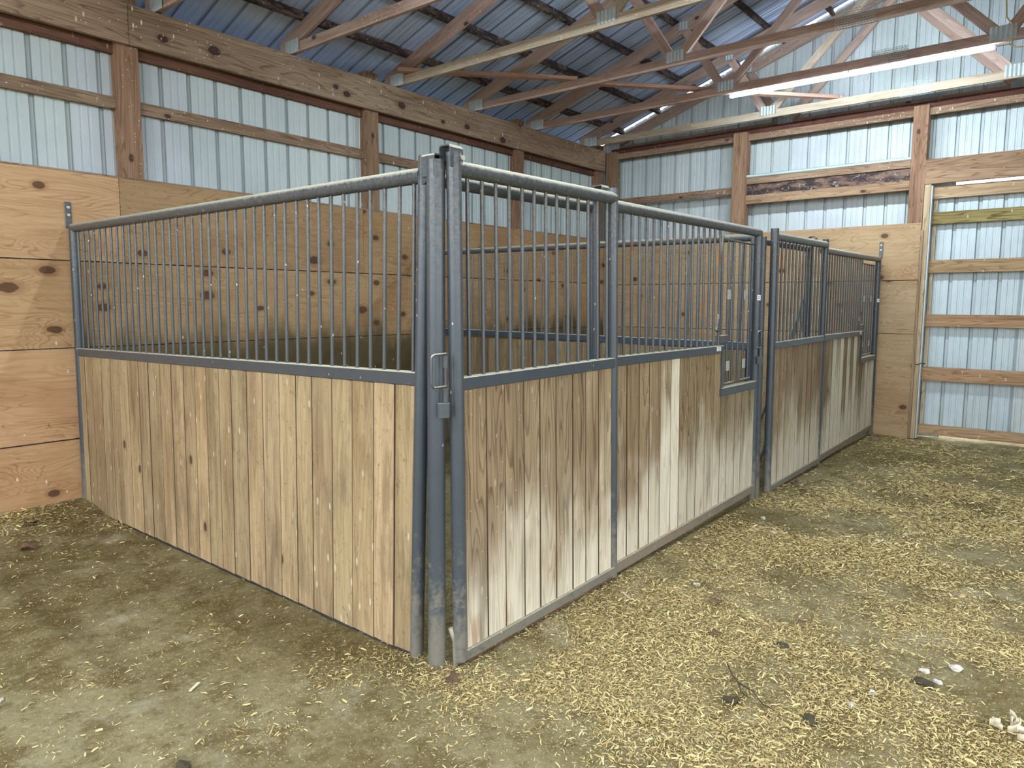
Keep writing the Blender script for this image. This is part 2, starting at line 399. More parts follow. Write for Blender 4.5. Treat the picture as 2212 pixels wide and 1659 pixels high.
def sheet(name, origin, ex, ey, periods, L, mat, parent, color=(1, 1, 1, 0)):
    """ribbed sheet: ex = across the ribs, ey = along them, ribs bulge along ex x ey"""
    ex, ey = Vector(ex).normalized(), Vector(ey).normalized(); ez = ex.cross(ey); o = Vector(origin)
    Mx = Matrix(((ex.x, ey.x, ez.x, o.x), (ex.y, ey.y, ez.y, o.y), (ex.z, ey.z, ez.z, o.z), (0, 0, 0, 1)))
    return ob(name, rib_me(periods, L), mat, Mx, parent, color)
rv = lambda a=.9, b=1.08: (lambda v: (v*random.uniform(.97, 1.03), v, v*random.uniform(.96, 1.02)))(random.uniform(a, b))

# ------------------------------------------------------------ value noise used for the ground
_g = rng.random((64, 64))
def vnoise(x, y, s):
    x, y = np.asarray(x)*s+31.3, np.asarray(y)*s+17.7
    i, j = np.floor(x).astype(int), np.floor(y).astype(int); fx, fy = x-i, y-j
    fx, fy = fx*fx*(3-2*fx), fy*fy*(3-2*fy); g = lambda a, b: _g[a % 64, b % 64]
    return (g(i, j)*(1-fx)+g(i+1, j)*fx)*(1-fy)+(g(i, j+1)*(1-fx)+g(i+1, j+1)*fx)*fy
def fbm(x, y, s, n=4): return sum(vnoise(x, y, s*2**k)*.5**k for k in range(n))/sum(.5**k for k in range(n))
def ss(v, a, b):
    t = np.clip((v-a)/(b-a), 0, 1); return t*t*(3-2*t)
def gz(x, y):
    x, y = np.asarray(x, float), np.asarray(y, float)
    h = (fbm(x, y, 1.3, 4)-.5)*.05-.004
    near = np.exp(-np.maximum(0, -y)**2/.05)*(x > -.2)
    h = h*(1-.6*near)-.012
    return h+.075*ss(y, 3.2, 3.85)*(x < .3)
bare = [(2.0, -.75, .28), (1.25, -1.86, .33), (3.17, -1.65, .4), (2.52, -1.85, .3), (.48, -1.56, .28), (-.31, -.7, .22), (1.45, -1.3, .15), (3.3, -.9, .3), (4.3, -.9, .35), (2.2, -1.35, .18), (3.1, -.35, .3), (4.4, -.15, .5), (5.5, -.3, .6)]
heap = [(-.28, .27, .16, .6), (-.02, .05, .18, .5), (-.5, 3.75, .35, .9), (-1.2, 3.75, .4, .9), (0, 3.2, .15, .7), (-.98, 1.1, .1, .3), (-.75, .2, .15, .35), (.3, -1.0, .5, .3), (1.0, -.9, .5, .25)]
def chips(x, y):
    x, y = np.asarray(x, float), np.asarray(y, float)
    s = x*.75-y*.66+.12+(fbm(x, y, 1.6, 3)-.5)*.5
    d = .05+.95*ss(s, -.35, .42)
    d *= .25+.9*ss(fbm(x+5, y+3, 2.2, 4), .3, .56)
    d *= 1-.55*ss(x, 4.0, 6.2)
    d *= 1-.45*np.exp(-(y+.12)**2/.03)*(x > .5)
    for bx, by, r in bare: d *= 1-.85*np.exp(-((x-bx)**2+(y-by)**2)/(r*r))
    d = np.where((x < 0) & (y > .05), .05+.06*ss(fbm(x, y, 3, 3), .45, .7), d)
    for bx, by, r, a in heap: d = d+a*np.exp(-((x-bx)**2+(y-by)**2)/(r*r))*(.5+.7*fbm(x, y, 6, 2))
    return np.clip(d, 0, 1)

# ============================================================ SETTING
def floor():
    xs = np.concatenate([np.linspace(-30, -5.6, 12), np.linspace(-5.5, 8.4, 232), np.linspace(9, 34, 12)])
    ys = np.concatenate([np.linspace(-30, -4.6, 12), np.linspace(-4.5, 4.6, 152), np.linspace(5.2, 30, 12)])
    X, Y = np.meshgrid(xs, ys, indexing='ij'); Z = gz(X, Y); c = chips(X, Y)
    n, m = X.shape; V = np.stack([X, Y, Z], -1).reshape(-1, 3)
    i = np.arange((n-1)*(m-1)); a = (i//(m-1))*m+i % (m-1)
    Q = np.stack([a, a+m, a+m+1, a+1], 1)
    me = bpy.data.meshes.new('ground'); me.vertices.add(len(V)); me.vertices.foreach_set('co', V.ravel())
    me.loops.add(Q.size); me.loops.foreach_set('vertex_index', Q.ravel()); me.polygons.add(len(Q))
    me.polygons.foreach_set('loop_start', np.arange(len(Q))*4); me.polygons.foreach_set('loop_total', np.full(len(Q), 4))
    me.update(calc_edges=True); me.polygons.foreach_set('use_smooth', np.ones(len(Q), bool))
    me.attributes.new('chips', 'FLOAT', 'POINT').data.foreach_set('value', c.ravel().astype(np.float32))
    o = ob('floor', me, 'ground', Matrix.Identity(4)); tag(o, 'packed dirt barn floor strewn with pine shavings', 'floor', kind='structure')
floor()

XE, YW = 7.36, 3.86         # inner faces of the end wall and of the long wall
def wall_left():
    W = empty('wall_left', (3, 4, 0), 'long barn wall of plywood below and white ribbed steel above, behind the stalls', 'wall', kind='structure')
    # plywood in four rows
    rows = [(-.03, .515, .0), (.525, 1.205, .1), (1.212, 1.85, .55), (1.858, 2.50, .3)]
    for r, (z0, z1, sh) in enumerate(rows):
        xs = [-5.2, -2.35+sh*.3, .37 if r == 3 else .0, 2.44+sh, 4.88+sh, 7.36]
        for a, b in zip(xs, xs[1:]):
            inside = a >= -.1
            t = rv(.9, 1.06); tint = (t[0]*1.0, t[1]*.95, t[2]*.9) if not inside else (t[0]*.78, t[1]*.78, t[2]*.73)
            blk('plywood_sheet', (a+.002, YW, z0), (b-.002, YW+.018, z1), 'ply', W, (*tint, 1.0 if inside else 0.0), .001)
    blk('cap_strip', (-5.2, YW+.005, 2.5), (7.3, YW+.06, 2.515), 'beam', W, (1, 1, 1, .6))
    for i, xr in enumerate([-4.28, -1.85, .585, 3.0, 5.44, 7.36]):
        blk('post', (xr-.165, 3.90, 2.3 if xr > -.4 else 0), (xr, 4.02, 3.9), 'post', W, (*rv(), .5))
    ends = [-4.28, -1.85, .585, 3.0, 5.44, 7.36]
    for a, b in zip(ends, ends[1:]):
        blk('girt', (a, 3.955, 3.035), (b-.165, 3.995, 3.13), 'beam', W, (*rv(.85, 1.0), .9))
        blk('girt', (a, 3.955, 3.45), (b-.165, 3.995, 3.60), 'redboard', W, (*rv(.85, 1.0), .3))
    xs = [-5.2, -2.6, .6, 4.62, 7.34] ; xs = [-5.2, -1.9, .5, 5.32, 7.34]
    for i, (a, b) in enumerate(zip(xs, xs[1:])):
        blk('header_plank', (a+.002, YW-.01, 3.517), (b-.002, YW+.035, 3.816), 'header', W, (*rv(.93, 1.05), 1))
    for i in range(14):
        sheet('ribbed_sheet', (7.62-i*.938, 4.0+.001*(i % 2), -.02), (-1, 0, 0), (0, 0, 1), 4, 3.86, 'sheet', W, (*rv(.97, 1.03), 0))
wall_left()

def wall_right():
    W = empty('wall_right', (7.45, 1.5, 0), 'gable end wall of plywood, timber girts and white ribbed steel', 'wall', kind='structure')
    for z0, z1 in [(-.03, 1.205), (1.212, 1.83), (1.838, 2.487)]:
        for y0, y1 in [(-.40, 1.5), (1.504, 3.855)]:
            t = rv(.95, 1.06); lo = z0 < 0
            blk('plywood_sheet', (XE, y0, z0), (XE+.018, y1, z1), 'ply', W, (t[0]*.80, t[1]*.86, t[2]*.90, 0), .001)
    for y0, y1 in [(3.70, 3.86), (1.70, 1.885), (-.40, -.245)]:
        blk('post', (7.375, y0, 2.3 if y0 > -.3 else 0.0), (7.52, y1, 3.80), 'post', W, (*rv(), .6))
    blk('post', (7.375, -3.9, 0), (7.52, -3.72, 3.8), 'post', W, (*rv(), .6))
    secs = [(1.885, 3.70), (-.245, 1.70), (-3.72, -.40)]
    for y0, y1 in secs:
        blk('girt', (7.43, y0, 3.695), (7.47, y1, 3.775), 'beam', W, (.9, .85, .85, .8))
    blk('header_plank', (7.525, -3.9, 3.78), (7.565, 3.86, 3.87), 'redboard', W, (.9, .8, .8, .4))
    blk('header_plank', (7.48, -3.9, 3.70), (7.52, 3.86, 3.83), 'redboard', W, (.7, .6, .6, .2))
    blk('girt', (7.43, 1.885, 3.02), (7.47, 3.70, 3.113), 'beam', W, (.85, .78, .74, .9))
    blk('girt', (7.42, -.245, 3.128), (7.47, 1.70, 3.219), 'beam', W, (1.0, .98, .95, .9))
    blk('girt', (7.44, -.245, 2.985), (7.48, 1.70, 3.12), 'purlin', W, (1.35, 1.25, 1.1, .9))
    blk('girt', (7.42, -.245, 2.873), (7.47, 1.70, 2.985), 'beam', W, (1.1, 1.02, .92, .9))
    blk('flashing_strip', (7.41, -.245, 3.22), (7.425, 1.70, 3.25), 'sheet', W, (.86, 1, .98, 0))
    blk('header_plank', (7.375, -3.72, 2.915), (7.42, -.40, 3.19), 'beam', W, (1.05, .98, .9, 1))
    # gable steel: sheets reach the roof slope
    n = 9
    for i in range(n):
        y0 = 4.06-i*.938; y1 = y0-.938
        ym = 0 if y0*y1 < 0 else min(abs(y0), abs(y1)); top = 5.42-.34*ym
        a, b = abs(y0), abs(y1)
        zb = -.02 if y1 > -.7 else 2.98
        # skewed top edge following the roof
        base = rib_me(4, 1.0)
        me = base.copy(); L0 = [v.co.copy() for v in me.vertices]
        for v, c in zip(me.vertices, L0):
            yy = y0-c.x; zt = 5.425-.34*abs(yy); v.co = (c.x, c.y*(zt-zb), c.z)
        ex, ey = Vector((0, -1, 0)), Vector((0, 0, 1)); ez = ex.cross(ey); o = Vector((7.655, y0, zb))
        Mx = Matrix(((ex.x, ey.x, ez.x, o.x), (ex.y, ey.y, ez.y, o.y), (ex.z, ey.z, ez.z, o.z), (0, 0, 0, 1)))
        Mx2 = Mx @ Matrix.Diagonal((1, 1, -1, 1))
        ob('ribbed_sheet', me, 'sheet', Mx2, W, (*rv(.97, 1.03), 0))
wall_right()

def sliding_door():
    D = empty('door_1', (7.47, -2.2, 0), 'sliding barn door of horizontal girts over white ribbed steel at the right edge', 'door', kind='structure')
    for z0, z1, m, t in [(2.754, 2.89, 'door_girt', (1, 1, 1)), (2.467, 2.603, 'greenwood', (1, 1, 1)), (1.915, 2.062, 'door_girt', (.95, .93, .85)), (1.301, 1.441, 'door_girt', (1.03, .92, .85)), (.668, .829, 'door_girt', (1.02, .9, .85)), (.035, .15, 'door_girt', (1.05, 1, .95))]:
        blk('girt', (7.45, -3.8, z0), (7.49, -.487, z1), m, D, (*t, .5))
    blk('stile', (7.49, -.53, .035), (7.515, -.487, 2.89), 'whitejamb', D, (1, 1, 1, .3))
    for i in range(4):
        y0 = -.487-i*.86
        ex, ey = Vector((0, -1, 0)), Vector((0, 0, 1))
        sheet('ribbed_sheet', (7.535, y0-.938, .05), (0, 1, 0), (0, 0, 1), 4, 2.84, 'sheet', D, (*rv(.99, 1.05), 0))
    t = empty('trim_1', (7.4, -.45, 0), 'weathered timber jamb between the plywood and the sliding door', 'trim', kind='structure')
    blk('jamb_board', (7.37, -.470, -.02), (7.44, -.405, 2.91), 'whitejamb', t, (.9, .82, .72, .8))
    blk('edge_strip', (7.375, -.487, -.01), (7.45, -.472, 2.895), 'sheet', t, (1, 1, 1, 0))
    blk('jamb_board', (7.35, -.425, 0), (7.37, -.395, 2.40), 'whitejamb', t, (.75, .65, .55, .5))
    tube('latch_pin', [(7.36, -.44, .86), (7.33, -.47, .865), (7.33, -.50, .885), (7.36, -.53, .87)], .008, 'steel', t, 6)
sliding_door()

def far_walls():
    # long wall opposite the stalls (behind and right of the camera), with a wide open doorway for daylight
    W = empty('wall_near', (3, -4.1, 0), 'opposite long barn wall outside the frame, ribbed steel with an open doorway', 'wall', kind='structure')
    for i in range(14):
        x0 = 7.62-i*.938; openp = -4.2 < x0-.47 < 3.1
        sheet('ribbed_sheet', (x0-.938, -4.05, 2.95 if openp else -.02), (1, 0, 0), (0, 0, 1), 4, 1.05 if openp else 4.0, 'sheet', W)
    for xr in (-4.28, 3.2, 5.44, 7.3): blk('post', (xr-.16, -4.03, 0), (xr, -3.9, 3.83), 'post', W)
    blk('header_plank', (-5.2, -3.9, 3.53), (7.36, -3.86, 3.816), 'beam', W)
far_walls()

def ceiling():
    C = empty('ceiling', (1, 0, 3.8), 'open timber truss roof under galvanised ribbed steel', 'ceiling', kind='structure')
    sl = math.hypot(1, .34)
    for sgn in (1, -1):
        for i in range(14):
            x1 = 7.632-i*.938
            # sheets lie on the purlins, ribs running down the slope
            eave = Vector((x1, sgn*4.6, 5.44-.34*4.6)); ridge = Vector((x1, sgn*.0, 5.44))
            L = (ridge-eave).length; ey = (ridge-eave).normalized()
            ex = Vector((-1, 0, 0)) if sgn > 0 else Vector((1, 0, 0))
            org = eave if sgn > 0 else eave+Vector((-.938, 0, 0))
            ez = ex.cross(ey)
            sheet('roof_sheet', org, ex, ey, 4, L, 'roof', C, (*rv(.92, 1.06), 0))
        blk('added_soffit', (-5.2, min(sgn*4.06, sgn*4.62), 3.80), (7.6, max(sgn*4.06, sgn*4.62), 3.815), 'sheet', C, (.8, .85, .95, 0))  # unseen soffit, added to keep outdoor light off the eave roof
        for ay in (3.72, 3.12, 2.53, 1.94, 1.36, .77, .18):
            z = 5.35-.34*ay+.045
            for a, b in ((-5.2, -1.75), (-1.75, 1.98), (1.98, 5.68), (5.68, 7.62)):
                beam('purlin', (a, sgn*ay, z), (b, sgn*ay, z), .04, .088, 'purlin', C, (0, sgn*.34, 1), (*rv(.85, 1.1), .6))
    def truss(x, pale=False):
        T = empty('roof_truss', (x, 0, 3.83), None, None, parent=C)
        m = 'oldtruss' if pale else 'truss'; k = rv(.92, 1.06)
        kw = dict(w=.04, mat='truss', parent=T)
        def mem(n, a, b, h=.09, mat='truss', al=.5, dx=0, col=None):
            beam(n, (x+dx, a[0], a[1]), (x+dx, b[0], b[1]), .04, h, mat, T, (0, 0, 1), (*(col or rv(.9, 1.06)), al))
        cc = (1.0, .98, .95) if pale else None
        mem('bottom_chord', (3.93, 3.875), (-.33, 3.875), .09, m, .9, 0, cc)
        mem('bottom_chord', (-.331, 3.875), (-3.93, 3.875), .09, m, .9, 0, cc)
        for s in (1, -1):
            mem('top_chord', (s*4.05, 5.193-.337*4.05+.07), (0, 5.193+.07), .135)
        n1, n2 = 1.28, -1.23
        mem('web', (n1+.06, 3.93), (1.80, 4.64), .09); mem('web', (n1-.06, 3.93), (.06, 5.15), .09, m)
        mem('web', (n2-.06, 3.93), (-1.80, 4.64), .09); mem('web', (n2+.06, 3.93), (-.02, 5.12), .09)
        def plate(n, y, z, w, h, mesh_=False, dx=0):
            pm = grid_plate(w, h) if mesh_ else corr_plate(w, h)
            for sx in (-1, 1):
                o = ob(n, pm, 'galv', Matrix.Translation((x+sx*.0215, y, z)) @ Matrix.Rotation(math.pi/2 if sx > 0 else -math.pi/2, 4, 'Z') @ Matrix.Rotation(math.pi/2, 4, 'X'), T)
        plate('nail_plate', 1.28, 3.915, .20, .105); plate('nail_plate', -1.23, 3.905, .20, .12)
        plate('splice_plate', -.33, 3.895, .31, .155, True)
        for s in (1, -1):
            plate('nail_plate', s*3.86, 3.89, .22, .12)
            plate('nail_plate', s*1.80, 4.66, .12, .09)
        plate('nail_plate', 0, 5.21, .2, .12)
    def corr_plate(w, h):
        k = ('cp', w, h)
        if k in CACHE: return CACHE[k]
        n = 2*int(w/.034)+1; vs = []; fs = []
        for i in range(n+1):
            xx = -w/2+w*i/n; z = .009 if i % 2 else .0
            vs += [(xx, -h/2, z), (xx, h/2, z)]
        for i in range(n): fs.append((2*i, 2*i+2, 2*i+3, 2*i+1))
        o = len(vs); vs += [(-w/2, -h/2, -.002), (w/2, -h/2, -.002), (w/2, h/2, -.002), (-w/2, h/2, -.002)]; fs.append((o+3, o+2, o+1, o))
        CACHE[k] = mesh('plate', vs, fs); return CACHE[k]
    def grid_plate(w, h):
        k = ('gp', w, h)
        if k in CACHE: return CACHE[k]
        vs = []; fs = []; nx, ny = 13, 8; dx, dy = w/nx, h/ny
        for j in range(ny):
            for i in range(nx):
                cx, cy = -w/2+(i+.5+(.5 if j % 2 else 0))*dx, -h/2+(j+.5)*dy
                if cx > w/2: continue
                o = len(vs); vs += [(cx-dx*.5, cy, 0), (cx, cy+dy*.22, .003), (cx+dx*.5, cy, 0), (cx, cy-dy*.22, .003)]
                fs.append((o, o+3, o+2, o+1))
        for j in range(ny):
            for i in range(nx):
                cx, cy = -w/2+(i+.5)*dx, -h/2+(j+.5)*dy; o = len(vs)
                vs += [(cx-dx*.5, cy-dy*.3, .001), (cx-dx*.3, cy-dy*.3, .001), (cx-dx*.1, cy+dy*.3, .001), (cx-dx*.3, cy+dy*.3, .001)]
                fs.append((o, o+1, o+2, o+3))
        CACHE[k] = mesh('grid', vs, fs); return CACHE[k]
    for x in (-4.2, -3.0, -1.75, -.5, .75, 1.98, 3.25, 4.49, 5.69, 6.97, 7.60): truss(x, x in (3.25, 6.97))
    # loose braces lying diagonally across the bottom chords
    for a, b in [((3.13, 3.74, 3.945), (4.54, 2.47, 3.945)), ((4.60, 2.55, 3.945), (5.92, 1.42, 3.945)), ((5.75, 1.60, 3.945), (7.05, .45, 3.945))]:
        beam('brace', a, b, .085, .038, 'truss', C, (0, 0, 1), (1.1, .95, .88, .9))
ceiling()

# ============================================================ STALL
def sx(z): return .068*(1-z/2.1)       # shear fitted to image coordinates of the uprights: feet set forward of the heads
def sy(z): return .060*(1-z/2.1)
def FP(x, y, z): return (x+sx(z)-.03, y, z)          # point in a front panel
def SP(x, y, z): return (x, y+sy(z)-.0, z)           # point in the side panel
PR = .030
def boards(fn, axis, a, b, z0, z1, n, mat, parent, off=0, alpha=1.0, zfun=None, tints=None, th=.026):
    ws = np.array([random.uniform(.9, 1.1) for _ in range(n)]); ws = ws/ws.sum()*(b-a); e = a+np.concatenate([[0], np.cumsum(ws)])
    for i in range(n):
        c = (e[i]+e[i+1])/2; wd = ws[i]-random.choice([.001, .002, .003, .004, .009]); o = off+random.uniform(-.0015, .0015)
        zt = zfun(c) if zfun else z1
        t = tints(i, c) if tints else (*rv(.88, 1.07), alpha)
        p0 = fn(c, o, z0) if axis == 0 else fn(o, c, z0); p1 = fn(c, o, zt) if axis == 0 else fn(o, c, zt)
        Mx, L = frame(p0, p1, (0, 1, 0) if axis == 0 else (1, 0, 0))
        me = prism(chamf(wd, th, .0022), L); me.materials.append(M[mat]); me.materials.append(M['joint'])
        me.polygons.foreach_set('material_index', [1 if k in (0, 2, 3, 4, 6, 7) else 0 for k in range(10)])
        ob('board', me, mat, Mx, parent, t)
def bars(fn, axis, xs, z0, z1, parent, off=0, rust=.3):
    for x in xs:
        p0 = fn(x, off, z0) if axis == 0 else fn(off, x, z0); p1 = fn(x, off, z1) if axis == 0 else fn(off, x, z1)
        bend = random.uniform(-.003, .003); p1 = (p1[0]+bend, p1[1], p1[2])
        rod('bar', p0, p1, .0085, 'steel', parent, 10, (1.25, 1.15, 1.02, rust+random.uniform(-.15, .15)))
def cap_strap(parent, x, y, z, ax=0):
    """inverted U strap over a post top with its bolt"""
    o = empty('post_cap', (x, y, z), None, None, parent=parent)
    prof = [(-.032, -.075), (-.032, .0), (-.024, .012), (.024, .012), (.032, .004), (.032, -.075)]
    inn = [(-.027, -.075), (-.027, -.002), (-.021, .006), (.021, .006), (.027, .0), (.027, -.075)]
    n = len(prof); vs = []; 
    for s in (-.022, .05):
        vs += [(s, a, b) for a, b in prof]+[(s, a, b) for a, b in inn]
    fs = []
    for i in range(n-1):
        fs += [(i, i+1, 2*n+i+1, 2*n+i), (n+i+1, n+i, 3*n+i, 3*n+i+1), (i+1, i, n+i, n+i+1), (2*n+i, 2*n+i+1, 3*n+i+1, 3*n+i)]
    fs += [(0, 2*n, 3*n, n), (n-1, 2*n-1, 4*n-1, 3*n-1)]
    me = mesh('strap', vs, fs)
    ob('strap', me, 'steel', Matrix.Translation((x, y, z)) @ Matrix.Rotation(0 if ax == 0 else math.pi/2, 4, 'Z'), o)
    rod('bolt', (x+.04, y-.045, z-.035), (x+.04, y-.025, z-.035), .011, 'bolt', o, 6)
def wall_tab(parent, p, nrm):
    p = Vector(p); n = Vector(nrm)
    t = Vector((0, 1, 0)) if abs(n.x) > .5 else Vector((1, 0, 0))
    lo = p-t*.018-n*.0; 
    beam('wall_tab', p+Vector((0, 0, -.02)), p+Vector((0, 0, .17)), .042, .006, 'steel', parent, n, (1, 1, 1, .2))
    for dz in (.075, .13): rod('bolt', p+n*.003+Vector((0, 0, dz)), p+n*.012+Vector((0, 0, dz)), .011, 'bolt', parent, 8)
def sticker(parent, p, n, w=.03, h=.04):
    p, n = Vector(p), Vector(n); o = beam('sticker', p-Vector((0, 0, h/2)), p+Vector((0, 0, h/2)), w, .001, 'tag', parent, n, c=.0002)
    s = n.cross(Vector((0, 0, 1))).normalized()
    for dz in (-.008, .006): beam('print_mark', p+n*.0008+s*-.006+Vector((0, 0, dz)), p+n*.0008+s*.010+Vector((0, 0, dz)), .005, .0006, 'ink', o, n, c=.0001)

# ---- side panel
def side_panel():
    T = empty('stall_panel', (0, 2, 0), 'long tan-boarded side panel on the left, running from the corner to the plywood wall', 'stall panel', 'steel framed stall panels')
    rod('post', SP(0, .112, -.03), SP(0, .085, 2.14), PR, 'steel', T, 20)
    rod('post', SP(0, 3.765, 0), SP(0, 3.765, 2.10), .034, 'steel', T, 16)
    rod('top_rail', SP(0, 3.78, 2.085), SP(0, .1, 2.065), .032, 'steel', T, 20)
    for k, (z0, z1) in enumerate([(1.152, 1.215)]):
        beam('mid_rail', SP(0, 3.80, 1.18), SP(0, .11, 1.232), .05, .058, 'steel', T, (0, 0, 1), (1, 1, 1, .1), .004)
    ys = [.178+i*(3.72-.178)/38 for i in range(39)]
    bars(SP, 1, [y-.03 for y in ys], 1.2, 2.06, T)
    boards(SP, 1, .10, 3.80, .0, 1.2, 25, 'side', T, -.004, 0.35, zfun=lambda c: 1.203-.05*(c-.1)/3.7, tints=lambda i, c: (*rv(.82, 1.08), .45))
    beam('bottom_angle', SP(0, 3.8, -.012), SP(0, .12, -.018), .026, .03, 'rubber', T, (0, 0, 1))
    wall_tab(T, (-.0, 3.852, 2.11), (0, -1, 0))
    m = tube('rubber_mat_strip', [(-.008, y, .0+gz(0, y)+.006*math.sin(y*9)) for y in np.linspace(.15, .85, 12)], .014, 'rubber', T, 6)
side_panel()

# ---- corner frame with its header (the door closes against it)
def door_frame(x0, x1, label, first):
    T = empty('stall_door_frame', (x0, .05, 0), label, 'door frame', 'steel frames the stall doors close against')
    if first:
        rod('post', (x0, .045, -.05), (x0-.005, .022, 2.115), .0375, 'steel', T, 24)
        ob_ = cap_strap(T, x0-.005, .022, 2.125, 1)
        tube('anchor_strap', [(x0+.035, -.005, .16), (x0+.045, -.02, .10), (x0+.045, -.025, .0), (x0+.04, -.02, -.03)], .012, 'steel', T, 6, (1.3, 1.3, 1.25, .3))
    else:
        rod('post', FP(x0-.015, .005, -.03), FP(x0-.015, .005, 2.07), .029, 'steel', T, 20)
    rod('post', FP(x1, .065, -.03), FP(x1, .065, 2.10), .033, 'steel', T, 20, (.85, .85, .9, 0))
    rod('header_rail', FP(x0, .075, 2.05), FP(x1, .075, 2.06), .028, 'steel', T, 16, (.8, .8, .8, .3))
    cap_strap(T, x1+.0, .05, 2.165)
    return T
door_frame(0.0, 1.245, 'corner steel door frame whose post stands between side panel and near door', True)
door_frame(3.57, 4.90, 'steel door frame between the two stalls, behind the far door', False)

def latch(T, x, y):
    """pull-rod latch: spring rod in two sleeves, D handle to the left, keeper box below"""
    L = empty('latch', (x, y, 1.1), None, None, parent=T)
    rod('latch_rod', (x, y, 1.10), (x, y, 1.352), .006, 'steel', L, 8, (1.1, 1, 1, .62))
    for z0, z1 in ((1.29, 1.335), (1.15, 1.205)): rod('latch_sleeve', (x, y, z0), (x, y, z1), .0115, 'steel', L, 12, (1, 1, 1, .4))
    tube('handle', round_path([(x, y-.004, 1.346), (x-.083, y-.004, 1.345), (x-.083, y-.004, 1.214), (x, y-.004, 1.214)], .022), .0055, 'steel', L, 8, (1.3, 1.25, 1.2, .38))
    d = Vector((.80, -.60, 0))
    p = Vector((x-.008, y+.004, 1.088)); beam('keeper', p, p+Vector((0, 0, .058)), .05, .03, 'steel', L, (-.6, -.8, 0), (.95, 1, .98, 0), .006)

def plank_tint_door(i, c):
    t = [(.88, .80, .74), (.86, .78, .73), (.92, .85, .80), (.90, .84, .79), (.94, .88, .82), (.88, .84, .80), (.95, .90, .84), (1.02, .98, .92), (1.08, 1.04, .98)][min(i, 8)]
    return (*t, .85)
def stall_door(xa, xb, label, tints, n, first):
    y = -.03; T = empty('stall_door', (xa, y, 0), label, 'stall door', 'hinged steel stall doors boarded below and barred above')
    zl, zr = (.012, .02)
    xl = xa-.03+.022 if first else xa
    def P(x, yy, z):
        if first: f = (x-xa)/(xb-xa); return (x+ (sx(z)-.03)*(.35+.65*f)+.0, yy, z)
        return FP(x, yy, z)
    rod('post', P(xa, y, zl), P(xa, y, 2.145), PR+.001, 'steel', T, 24)
    rod('post', P(xb, y, zl), P(xb, y, 2.155), PR-.002, 'steel', T, 24)
    rod('top_rail', P(xa, y, 2.085), P(xb, y, 2.103), .032, 'steel', T, 20, (1, 1, 1, .1))
    beam('mid_rail', P(xa, y, 1.217), P(xb, y, 1.232), .05, .055, 'steel', T, (0, 0, 1), (1, 1, 1, .1), .004)
    beam('bottom_rail', P(xa, y, .03), P(xb, y, .05), .05, .05, 'steel', T, (0, 0, 1), (1.1, 1.1, 1.05, .25), .004)
    beam('bottom_angle', P(xa+.03, y, -.002), P(xb, y, .012), .03, .012, 'steel', T, (0, 0, 1), (.9, .8, .7, .95), .002)
    nb = 13
    xs = [xa+.078+i*(xb-xa-.14)/(nb-1) for i in range(nb)] if first else [xa+.09+i*.0895 for i in range(14)]
    bars(P, 0, xs, 1.22, 2.09, T, y, .42)
    boards(P, 0, xa+.028, xb-.028, .05, 1.205, n, 'front', T, y, .85, tints=tints, th=.026)
    if first: cap_strap(T, xa-.03, y+.01, 2.16)
    latch(T, -.022 if first else 3.45, -.042)
    return T
D1 = stall_door(.055, 1.282, 'nearest stall door, its brown boards paling to cream, beside the corner', plank_tint_door, 9, True)
D2 = stall_door(3.715, 5.065, 'far stall door of the second stall, left of the white-streaked boards', lambda i, c: ((.97, .93, .88)[0]*random.uniform(.92, 1.02), .9*random.uniform(.95, 1.02), .84, .8), 9, False)

